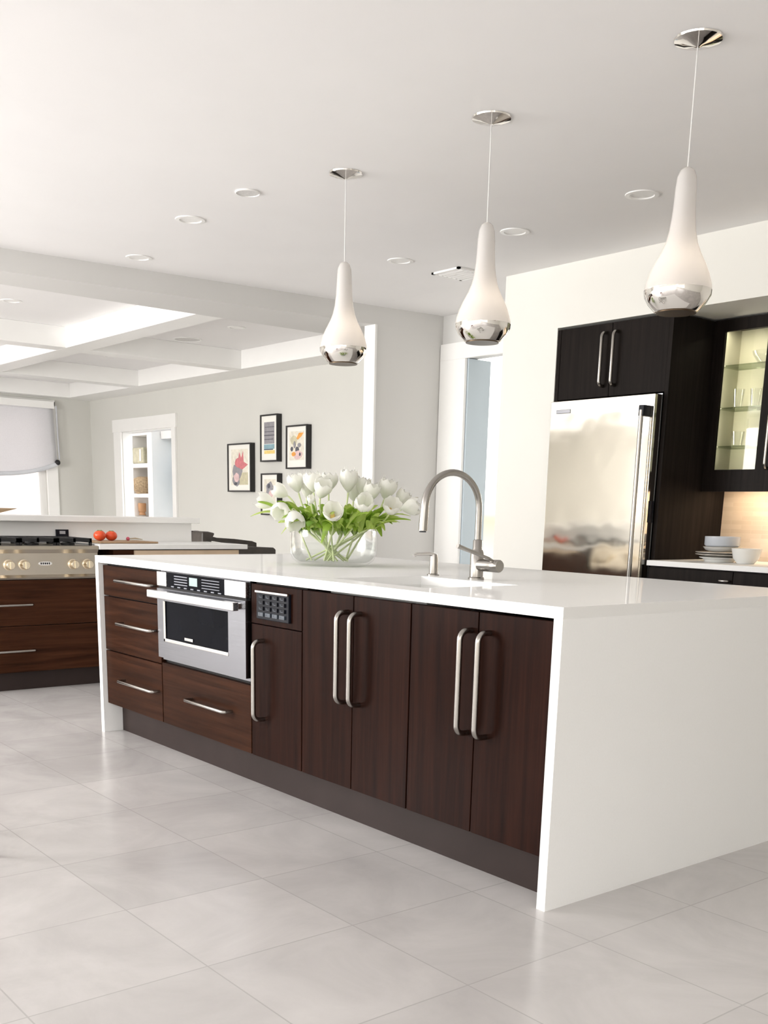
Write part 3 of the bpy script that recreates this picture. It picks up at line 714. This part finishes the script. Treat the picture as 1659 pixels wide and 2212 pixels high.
for k in range(6):
    yy = vy - .105 + k * .042
    MB().add([(vx - .115, yy, CH - .002), (vx + .115, yy, CH - .002), (vx + .115, yy + .03, CH - .014), (vx - .115, yy + .03, CH - .014), (vx - .115, yy, CH - .004), (vx + .115, yy, CH - .004), (vx + .115, yy + .03, CH - .016), (vx - .115, yy + .03, CH - .016)],
        [(0, 1, 2, 3), (7, 6, 5, 4), (0, 4, 5, 1), (1, 5, 6, 2), (2, 6, 7, 3), (3, 7, 4, 0)]).build('louvre', TRIM, t)

# ================================================================== REFRIGERATOR WALL
fc = thing('refrigerator_cabinet', 'tall espresso cabinet surround enclosing the steel refrigerator', 'cabinet', (-2.55, 3.5, 0))
B(-3.012, -2.985, AY + .004, 3.89, 0, 2.352).build('side_panel', ESP, fc)
B(-2.128, -2.10, AY + .004, 3.89, 0, 2.352).build('side_panel', ESP, fc)
B(-2.985, -2.128, AY + .03, 3.89, 1.915, 2.352).build('carcass', ESP, fc)
for x0, x1, hx in ((-2.983, -2.562, -2.606), (-2.558, -2.130, -2.514)):
    d = B(x0, x1, AY + .006, AY + .029, 1.912, 2.350).build('door', ESP, fc, bevel=.0015)
    tall_handle(d, hx, 1.975, 2.292, AY + .006, .0105, .045)
rf = thing('refrigerator', 'tall stainless steel refrigerator built into the dark cabinet', 'refrigerator', (-2.55, 3.5, 0))
B(-2.975, -2.135, AY, 3.85, .02, 1.902).build('body', STEEL, rf)
rd = B(-2.972, -2.137, 3.132, AY - .002, .12, 1.896).build('door', STEELF, rf, bevel=.004)
m = MB(); m.tube([(-2.188, 3.078, .2), (-2.188, 3.078, 1.80)], .0145, 14)
hdl = m.build('handle', NICK, rd)
m = MB(); m.box(-2.205, -2.165, 3.068, 3.133, 1.765, 1.828); m.box(-2.205, -2.165, 3.068, 3.133, .2, .26); m.build('handle_bracket', BLACKP, rd, bevel=.004)
B(-2.92, -2.80, 3.127, 3.1325, 1.818, 1.842).build('badge', STEEL, rd, bevel=.002)
B(-2.136, -2.128, 3.16, 3.19, 1.14, 1.27).build('hinge_cover', BLACKP, rf)
# upper cabinet with glass doors
UY = 3.62
uc = thing('glass_cabinet', 'dark wall cabinet with glazed doors right of the refrigerator', 'cabinet', (-1.5, 3.75, 1.36))
ux0, ux1, uz0, uz1 = -2.098, -.94, 1.385, 2.355
um = MB()
um.box(ux0, ux0 + .02, UY + .022, 3.895, uz0, uz1); um.box(ux1 - .02, ux1, UY + .022, 3.895, uz0, uz1)
um.box(ux0, ux1, UY + .022, 3.895, uz0, uz0 + .035); um.box(ux0, ux1, UY + .022, 3.895, uz1 - .03, uz1)
um.build('carcass', ESP, uc)
B(ux0 + .02, ux1 - .02, 3.87, 3.892, uz0 + .035, uz1 - .03).build('back_panel', CREAM, uc)
B(ux0 + .0205, ux0 + .026, UY + .03, 3.87, uz0 + .035, uz1 - .03).build('lining', CREAM, uc)
for z in (2.09, 1.84, 1.61):
    B(ux0 + .022, ux1 - .022, UY + .05, 3.868, z, z + .008).build('glass_shelf', SHELFG, uc)
for x0, x1, hx in ((ux0, -1.612, -1.64), (-1.608, ux1, -1.58)):
    m = MB(); gx0, gx1 = x0 + (.075 if x0 == ux0 else .095), x1 - (.115 if x1 != ux1 else .075)
    m.box(x0, gx0, UY, UY + .02, uz0, uz1); m.box(gx1, x1, UY, UY + .02, uz0, uz1)
    m.box(gx0, gx1, UY, UY + .02, uz0, 1.472); m.box(gx0, gx1, UY, UY + .02, 2.285, uz1)
    d = m.build('door', ESP, uc)
    B(gx0, gx1, UY + .008, UY + .012, 1.472, 2.285).build('glass_pane', PANE, d)
    tall_handle(d, hx, 1.475, 1.80, UY, .0095, .04)
B(ux0 + .0, ux1, UY + .002, UY + .022, uz0 - .045, uz0).build('light_rail', ESP, uc)
lt = area('cabinet_fill', (-1.75, 3.70, 2.31), (-1.75, 3.76, 1.4), .6, .05, .9, (1.0, .93, .78))  # unseen strip added to light the cabinet interior
area('cabinet_fill', (-2.055, 3.665, 1.88), (-1.75, 3.86, 1.88), .03, .75, 1.5, (1.0, .94, .82))  # upright stile strip is made up, added to even out the interior light
# glassware on the shelves
GL = [(-1.96, 3.73, 1.848, .035, .11), (-1.86, 3.76, 1.848, .035, .11), (-1.76, 3.73, 1.848, .035, .11), (-1.95, 3.75, 1.618, .04, .09), (-1.83, 3.74, 1.618, .04, .09), (-1.71, 3.75, 1.618, .04, .09)]
GLB = ['upper shelf of the glass cabinet, left', 'upper shelf of the glass cabinet, middle', 'upper shelf of the glass cabinet, right', 'lower shelf of the glass cabinet, left', 'lower shelf of the glass cabinet, middle', 'lower shelf of the glass cabinet, right']
for (x, y, z, r, h), lab in zip(GL, GLB):
    m = MB().lathe([(.001, 0), (r * .75, 0), (r, h), (r - .003, h), (r * .75 - .003, .006), (.001, .006)], (x, y, z), 24)
    tag(m.build('drinking_glass', GLASS), 'clear drinking glass on the ' + lab, 'glass', 'glasses behind the cabinet doors')
m = MB().lathe([(.001, 0), (.05, 0), (.085, .05), (.09, .07), (.086, .07), (.08, .05), (.046, .006), (.001, .006)], (-1.80, 3.75, 2.098), 28)
tag(m.build('glass_bowl', GLASS), 'clear glass bowl on the top shelf of the glass cabinet', 'bowl')
# base cabinet, counter, backsplash
bc = thing('base_cabinet', 'espresso base cabinet under the white counter beside the refrigerator', 'cabinet', (-1.2, 3.5, 0))
B(-2.096, -.3, AY - .03, 3.89, .1, .878).build('carcass', ESP, bc)
B(-2.096, -.3, AY + .03, 3.89, 0, .1).build('plinth', KICK, bc)
for x0, x1 in ((-2.094, -1.50), (-1.496, -.90), (-.896, -.302)):
    d = B(x0, x1, AY - .052, AY - .031, .68, .874).build('drawer', ESP, bc, bevel=.0015)
    cx_ = (x0 + x1) / 2
    bar_handle(d, -1.575 if x0 < -2 else cx_ - .03, -1.515 if x0 < -2 else cx_ + .03, .822, AY - .052, .007, .03)
    B(x0, x1, AY - .052, AY - .031, .105, .676).build('door', ESP, bc, bevel=.0015)
tag(B(-2.097, -.3, AY - .075, 3.895, .883, .915).build('wall_worktop', QUARTZ, bevel=.002), 'white quartz worktop along the wall right of the refrigerator', 'worktop')
tag(B(-2.097, -.3, 3.883, 3.898, .916, 1.384).build('backsplash', BS), 'tan stone mosaic backsplash lit from above', 'backsplash')
ul = tag(B(-2.0, -1.0, 3.70, 3.73, uz0 - .012, uz0 - .001).build('under_cabinet_light', WARM), 'warm strip light fixed under the dark wall cabinet', 'light strip')
area('under_cabinet_glow', (-1.5, 3.72, uz0 - .02), (-1.5, 3.82, .9), 1.0, .05, 2.3, (1.0, .78, .54))
# plates and bowls on that worktop
def plate(x, y, z, r, m_, lab):
    b = MB().lathe([(.001, 0), (r * .55, 0), (r * .62, .004), (r, .014), (r, .018), (r * .6, .008), (.001, .006)], (x, y, z), 36)
    tag(b.build('dinner_plate', m_), lab, 'plate', 'stacked plates on the wall worktop')
pc = (-1.80, 3.45)
b = MB().lathe([(.001, 0), (.085, 0), (.10, .018), (.12, .024), (.12, .028), (.001, .028)], (*pc, .916), 32)
tag(b.build('serving_dish', PORC), 'cream footed dish at the bottom of the plate stack', 'dish')
plate(*pc, .945, .145, PORCT, 'taupe plate lower in the stack beside the dark cabinet side')
plate(*pc, .957, .145, PORCT, 'taupe plate upper in the stack beside the dark cabinet side')
def bowl(x, y, z, r, h, m_, name, lab, n=1):
    b = MB().lathe([(.001, 0), (r * .55, 0), (r * .85, h * .35), (r, h), (r - .006, h), (r * .82, h * .4), (r * .5, .01), (.001, .009)], (x, y, z), 36)
    tag(b.build(name, m_), lab, 'bowl')
bowl(pc[0] + .01, pc[1], .976, .112, .03, PORC, 'low_bowl', 'cream low bowl resting on the plate stack')
b = MB().lathe([(.001, 0), (.095, 0), (.105, .01), (.105, .06), (.10, .06), (.095, .015), (.001, .012)], (pc[0] + .01, pc[1], 1.008), 36)
tag(b.build('round_dish', PORCB), 'blue-grey straight-sided dish at the top of the stack', 'dish')
bowl(-1.585, 3.40, .916, .088, .088, PORC, 'serving_bowl', 'off-white bowl standing right of the plate stack')

# ================================================================== RANGE RUN
RX = -4.59
rg = thing('cooking_range', 'stainless range top with black grates beyond the island left end', 'range', (-4.85, .29, .7))
B(-5.125, RX - .002, -.10, .64, .70, .905).build('body', STEELR, rg)
fp = MB()
prof = [(RX - .002, .715), (RX + .02, .70), (RX + .03, .712), (RX + .012, .728), (RX + .012, .86), (RX + .03, .885), (RX + .028, .905), (RX - .002, .908)]
fp.yprism(prof, -.10, .64)
pnl = fp.build('control_panel', STEELR, rg)
KN = mat('knob_steel', (.80, .70, .54), .25, 1.0)
for k, y in enumerate((.055, .150, .468, .565)):
    kb = MB().lathe([(.034, 0), (.034, .006), (.028, .009), (.027, .046), (.024, .051), (.001, .051)], (RX + .012, y, .79), 24, axis='x').build('knob', KN, rg)
    MB().box(RX + .060, RX + .068, y - .006, y + .006, .766, .814).build('grip', KN, kb, bevel=.002)
bd = MB()
pts = []
for i in range(24):
    a = 2 * PI * i / 24; pts.append((.288 + .045 * math.copysign(abs(math.cos(a)) ** .6, math.cos(a)), .797 + .012 * math.sin(a)))
bd.xprism(pts, RX + .011, RX + .015)
bdo = bd.build('badge', CHROME, rg)
m = MB()
for k in range(5): m.box(RX + .015, RX + .0156, .258 + k * .013, .266 + k * .013, .791, .803)
m.build('badge_mark', BLACKP, bdo)
for k, (y0, y1) in enumerate(((-.09, .145), (.15, .385), (.39, .625))):
    m = MB()
    for x in (-5.08, -4.99, -4.90, -4.81, -4.72, -4.64): m.box(x, x + .016, y0, y1, .93, .952)
    for y in (y0, (y0 + y1) / 2 - .008, y1 - .016): m.box(-5.08, -4.624, y, y + .016, .925, .952)
    for x in (-5.07, -4.64):
        for y in (y0, y1 - .016): m.box(x, x + .016, y, y + .016, .905, .93)
    m.build('grate', BLACK, rg)
    for x in (-4.98, -4.74): MB().lathe([(.045, 0), (.045, .012), (.03, .018), (.001, .018)], (x, (y0 + y1) / 2, .906), 20).build('burner', BLACK, rg)
# drawers beneath
dr = thing('range_cabinet', 'walnut two-drawer base cabinet under the range top', 'cabinet', (-4.85, 0, 0))
B(-5.12, RX + .002, -.85, .75, .118, .698).build('carcass', GAP, dr)
B(-5.12, RX - .03, -.85, 1.7, 0, .117).build('plinth', KICK, dr)
for z0, z1, hz in ((.414, .696, .545), (.12, .410, .258)):
    d = B(RX + .003, RX + .022, -.848, .748, z0, z1).build('drawer', WALY, dr, bevel=.0015)
    m = MB(); x = RX + .022
    m.tube([(x, -.23, hz), (x + .03, -.23, hz), (x + .036, -.224, hz), (x + .036, .174, hz), (x + .03, .18, hz), (x, .18, hz)], .0075, 12); m.build('handle', NICK, d)
pc_ = thing('peninsula_cabinet', 'pale wood sided cabinet under the counter right of the range top', 'cabinet', (-4.85, 1.2, 0))
B(-5.12, RX + .002, .755, 1.70, .118, .878).build('carcass', WALY, pc_)
B(RX + .003, RX + .02, .90, 1.70, .84, .876).build('rail', MAPLE, pc_)
B(RX + .003, RX + .02, .76, 1.70, .12, .836).build('door', WALY, pc_)
tag(B(-5.128, RX + .035, .645, 1.765, .883, .915).build('range_worktop', QUARTZ, bevel=.002), 'white quartz counter between the range top and the dark chairs', 'worktop')
# outlet on half wall
t = thing('power_outlet', 'black outlet plate on the half wall above the grates', 'outlet', (-5.128, .63, .95))
B(-5.13, -5.118, .585, .675, .945, .995).build('plate', BLACKP, t, bevel=.002)
B(-5.118, -5.115, .61, .65, .965, .985).build('socket', mat('grey_socket', (.4, .4, .42), .4), t)
# tomatoes, cutting board, radish
bd = tag(B(-5.04, -4.70, .72, 1.14, .916, .928).build('cutting_board', BOARD, bevel=.004), 'thin pale wooden cutting board behind the tomatoes', 'cutting board')
def tomato(x, y, z, r, lab):
    t = thing('tomato', lab, 'tomato', (x, y, z), 'tomatoes on the counter')
    m = MB(); n = 14
    prof = [(r * math.sin(PI * i / n) * (1 if i < n - 1 else .8) + 1e-5, r * .82 * (1 - math.cos(PI * i / n)) - (r * .14 if i == n else 0)) for i in range(n + 1)]
    m.lathe(prof, (x, y, z), 24); m.build('fruit', TOM, t)
    m = MB()
    for k in range(5):
        a = k * 2 * PI / 5; m.tube([(x, y, z + r * 1.58), (x + r * .3 * math.cos(a), y + r * .3 * math.sin(a), z + r * 1.62), (x + r * .5 * math.cos(a), y + r * .5 * math.sin(a), z + r * 1.52)], [.003, .003, .001], 6)
    m.build('calyx', GREEN, t)
tomato(-4.86, .785, .929, .042, 'larger red tomato at left on the cutting board')
tomato(-4.87, .873, .929, .040, 'smaller red tomato right of the larger one')
t = thing('radish', 'small pink radish at the right end of the cutting board', 'radish', (-4.88, 1.00, .929))
MB().ball((-4.88, 1.00, .942), .013, 14).build('root', RADI, t)
MB().tube([(-4.88, 1.012, .942), (-4.87, 1.05, .945), (-4.86, 1.10, .938)], [.004, .006, .002], 8).build('leaf', mat('radish_leaf', (.50, .42, .30), .6), t)

# ================================================================== DARK CHAIRS BEHIND THE COUNTER
ac = thing('armchair', 'dark leather armchair seen side on, its back and sloping arm above the counter end', 'chair', (-6.2, 2.5, 0), 'dark chairs beyond the counter')
B(-6.5, -5.95, 2.27, 2.82, .46, .58).build('seat', LEATH, ac, bevel=.03, seg=4)
m = MB(); m.xprism([(2.20, .50), (2.30, .50), (2.29, .90), (2.325, .955), (2.26, .968), (2.20, .968)], -6.48, -5.98); m.build('backrest', LEATH, ac, bevel=.015)
for x in (-6.21, -6.52):
    m = MB(); m.xprism([(2.20, .900), (2.30, .905), (2.44, .888), (2.62, .868), (2.78, .845), (2.80, .60), (2.85, .60), (2.848, .868), (2.80, .884), (2.62, .902), (2.44, .912), (2.36, .93), (2.33, .955), (2.26, .97), (2.20, .968)], x, x + .045)
    m.build('armrest', LEATH, ac)
    for y in (2.25, 2.78): MB().tube([(x + .022, y, 0), (x + .022, y, .6)], .018, 8).build('leg', FRAMEB, ac)
lc = thing('low_chair', 'dark low-backed leather chair touching the island corner in the view', 'chair', (-5.45, 2.35, 0), 'dark chairs beyond the counter')
m = MB(); m.xprism([(2.06, .50), (2.595, .50), (2.603, .84), (2.58, .855), (2.40, .862), (2.06, .864)], -5.53, -5.47); m.build('backrest', LEATH, lc, bevel=.008)
B(-5.47, -5.22, 2.08, 2.58, .44, .52).build('seat', LEATH, lc, bevel=.02)
for x in (-5.5, -5.25):
    for y in (2.10, 2.56): MB().tube([(x, y, 0), (x, y, .46)], .016, 8).build('leg', FRAMEB, lc)

# ================================================================== FRAMED PRINTS
def shade_mat(n, c): return mat(n, c, .8, noise=.12, nscale=30)
INK = dict(red=shade_mat('ink_red', (.62, .20, .22)), pink=shade_mat('ink_pink', (.72, .52, .52)), grey=shade_mat('ink_grey', (.30, .29, .31)), olive=shade_mat('ink_olive', (.58, .54, .38)),
    dark=shade_mat('ink_dark', (.10, .10, .12)), teal=shade_mat('ink_teal', (.25, .40, .46)), orange=shade_mat('ink_orange', (.80, .36, .08)), cream=shade_mat('ink_cream', (.76, .72, .62)), yellow=shade_mat('ink_yellow', (.82, .62, .22)))
INKL = list(INK.keys())
def framed(x0, x1, z0, z1, shapes, lab):
    yb, yf = FY - .002, FY - .065
    t = thing('framed_print', lab, 'framed print', ((x0 + x1) / 2, yb, z0), 'framed prints on the greige wall')
    m = MB(); b = .016
    m.box(x0, x0 + b, yf, yb, z0, z1); m.box(x1 - b, x1, yf, yb, z0, z1); m.box(x0 + b, x1 - b, yf, yb, z0, z0 + b); m.box(x0 + b, x1 - b, yf, yb, z1 - b, z1)
    m.build('frame', FRAMEB, t)
    B(x0 + b, x1 - b, yf + .012, yb, z0 + b, z1 - b).build('mat_board', MATB, t)
    w, h = x1 - x0, z1 - z0; m = MB(); yy = yf + .012
    for i, (ink, pts) in enumerate(shapes):
        m.mi = INKL.index(ink); d = yy - .0006 * (i + 1)
        m.yprism([(x0 + w * a, z0 + h * c) for a, c in pts], d, yy + .001)
    m.build('artwork', [INK[k] for k in INKL], t)
def el(cx_, cz_, rx, rz, n=14, j=.12):
    rr = random.Random(int(cx_ * 1000 + cz_ * 77)); return [(cx_ + rx * (1 + rr.uniform(-j, j)) * math.cos(-2 * PI * i / n), cz_ + rz * (1 + rr.uniform(-j, j)) * math.sin(-2 * PI * i / n)) for i in range(n)]
def rc(a, b, c, d): return [(a, c), (a, d), (b, d), (b, c)]
framed(-9.06, -8.55, 1.352, 1.892, [('cream', rc(.14, .86, .14, .88)), ('olive', rc(.42, .86, .15, .40)), ('grey', el(.40, .42, .22, .16)), ('grey', el(.36, .24, .16, .12)), ('red', [(.40, .52), (.50, .82), (.58, .70), (.66, .84), (.68, .62), (.86, .56), (.62, .46)]), ('red', el(.46, .60, .14, .10)), ('pink', el(.38, .30, .11, .09)), ('dark', el(.34, .17, .07, .03))],
    'framed print with red flare over a grey figure, leftmost of the four')
framed(-8.345, -8.00, 1.676, 2.176, [('grey', rc(.20, .80, .38, .84)), ('dark', rc(.20, .80, .55, .57)), ('dark', rc(.24, .78, .63, .645)), ('dark', rc(.22, .72, .47, .485)), ('dark', rc(.26, .80, .73, .74)), ('teal', rc(.20, .80, .27, .37)), ('dark', rc(.20, .72, .25, .27)), ('yellow', rc(.22, .82, .17, .24))],
    'tall narrow framed print of grey stripes over an orange band, topmost of the four')
framed(-7.83, -7.435, 1.592, 2.04, [('cream', rc(.14, .84, .20, .86)), ('orange', [(.48, .70), (.60, .82), (.82, .82), (.72, .74), (.54, .66)]), ('olive', el(.34, .66, .16, .10)), ('dark', el(.26, .46, .06, .05)), ('dark', el(.52, .44, .09, .07)), ('grey', el(.62, .54, .08, .05)), ('pink', el(.56, .32, .20, .10)), ('dark', el(.66, .33, .05, .04)), ('orange', el(.36, .34, .10, .05)), ('grey', el(.40, .56, .05, .08))],
    'framed print of a loose bouquet with orange bloom, rightmost of the four')
framed(-8.335, -7.99, 1.10, 1.552, [('cream', rc(.16, .84, .30, .86)), ('grey', el(.50, .62, .22, .18)), ('dark', el(.44, .70, .08, .06)), ('pink', el(.56, .50, .12, .09))],
    'framed print of a grey shape, lowest of the four, behind the tulips')

# ================================================================== ROMAN SHADE
rs_ = thing('roman_shade', 'relaxed white linen roman shade hanging in the far left window', 'window shade', (FX + .08, 2.25, 1.5))
B(FX + .03, FX + .10, .80, 3.76, 2.46, 2.555).build('headrail', TRIM, rs_, bevel=.004)
SY0_, SY1_ = .82, 3.74
def zbot(y):
    q = (y - SY0_) / (SY1_ - SY0_) * 2 - 1; return 1.545 + .15 * q * q * q * q + .03 * q * q
def fn(u, v):
    y = SY0_ + (SY1_ - SY0_) * u; zb2 = zbot(y); z = 2.47 + (zb2 - 2.47) * v
    return (FX + .075 + .012 * math.sin(u * 9) * v + .02 * v * v + .010 * math.sin(v * 20) * (v ** 2), y + .03 * v * (u - .5) * 2, z)
MB().grid(fn, 40, 24).build('fabric', FABR, rs_, thick=.004)
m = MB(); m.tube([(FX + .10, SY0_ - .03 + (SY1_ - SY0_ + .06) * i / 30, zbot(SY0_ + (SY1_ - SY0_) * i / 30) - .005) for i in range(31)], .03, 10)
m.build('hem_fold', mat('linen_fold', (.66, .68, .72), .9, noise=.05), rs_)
MB().ball((FX + .115, 3.765, 1.735), .038, 16).build('end_knob', BLACK, rs_)
MB().tube([(FX + .09, 3.79, 2.5), (FX + .09, 3.795, 2.1), (FX + .10, 3.80, 1.78)], .012, 8).build('cord', mat('cord_grey', (.55, .56, .60), .8), rs_)

# ================================================================== NICHE OBJECTS
nb = thing('tan_box', 'square tan box in the top niche of the far bookcase', 'box', (-14.19, NY + .15, 1.832))
B(-14.40, -13.98, NY + .03, NY + .27, 1.832, 2.08).build('body', CELA, nb, bevel=.02)
B(-14.10, -14.05, NY + .018, NY + .03, 1.87, 2.05).build('pale_stripe', MATB, nb)
b = MB().lathe([(.001, 0), (.14, 0), (.20, .08), (.215, .15), (.18, .23), (.10, .265), (.09, .26), (.15, .22), (.001, .02)], (-14.14, NY + .12, 1.362), 28)
tag(b.build('woven_basket', RATT), 'round woven tan basket in the middle niche of the far bookcase', 'basket')
b = MB().lathe([(.001, 0), (.06, 0), (.045, .03), (.05, .05), (.062, .06), (.066, .17), (.06, .19), (.001, .19)], (-14.30, NY + .14, .862 + .16), 24)
cs = thing('terracotta_jar', 'small terracotta jar on grey foot in the lowest niche', 'jar', (-14.30, NY + .14, .862))
b.build('jar', TERRA, cs)
MB().lathe([(.001, 0), (.12, 0), (.13, .06), (.10, .13), (.05, .16), (.001, .16)], (-14.30, NY + .14, .862), 24).build('foot', PORCT, cs)
tag(B(-13.10, -13.02, 5.70, 5.955, 1.36, 1.96).build('wall_panel', mat('slate_blue', (.20, .34, .46), .5)), 'narrow slate blue panel on the pale wall beyond the far doorway', 'wall panel')

# ================================================================== FAR WOODEN CHAIR, STOOL
ch = thing('wooden_chair', 'light wooden chair whose top rail shows above the ledge at far left', 'chair', (-11.0, 2.1, 0))
m = MB(); m.xprism([(1.72, 1.04), (2.25, 1.045), (2.46, 1.098), (2.44, 1.102), (1.72, 1.10)], -11.02, -10.98); m.build('top_rail', TAN, ch)
B(-11.2, -10.75, 1.72, 2.2, .62, .66).build('seat', TAN, ch, bevel=.01)
for x in (-11.17, -10.8):
    for y in (1.75, 2.15): MB().tube([(x, y, 0), (x, y, .62)], .018, 8).build('leg', TAN, ch)
for y in (1.78, 2.16): MB().tube([(-11.0, y, .66), (-11.0, y, 1.05)], .016, 8).build('back_post', TAN, ch)
sl = thing('wooden_stool', 'red-brown wooden stool whose leg shows at the left edge', 'stool', (-1.62, -1.30, 0))
for dx, dy in ((-.175, -.155), (.175, .145), (-.175, .145), (.175, -.155)):
    MB().tube([(-1.62 + dx, -1.30 + dy, 0), (-1.62 + dx * .8, -1.30 + dy * .8, .62)], [.014, .018], 10).build('leg', REDW, sl)
MB().lathe([(.001, .62), (.17, .62), (.18, .63), (.18, .65), (.17, .66), (.001, .655)], (-1.62, -1.30, 0), 32).build('seat', REDW, sl)
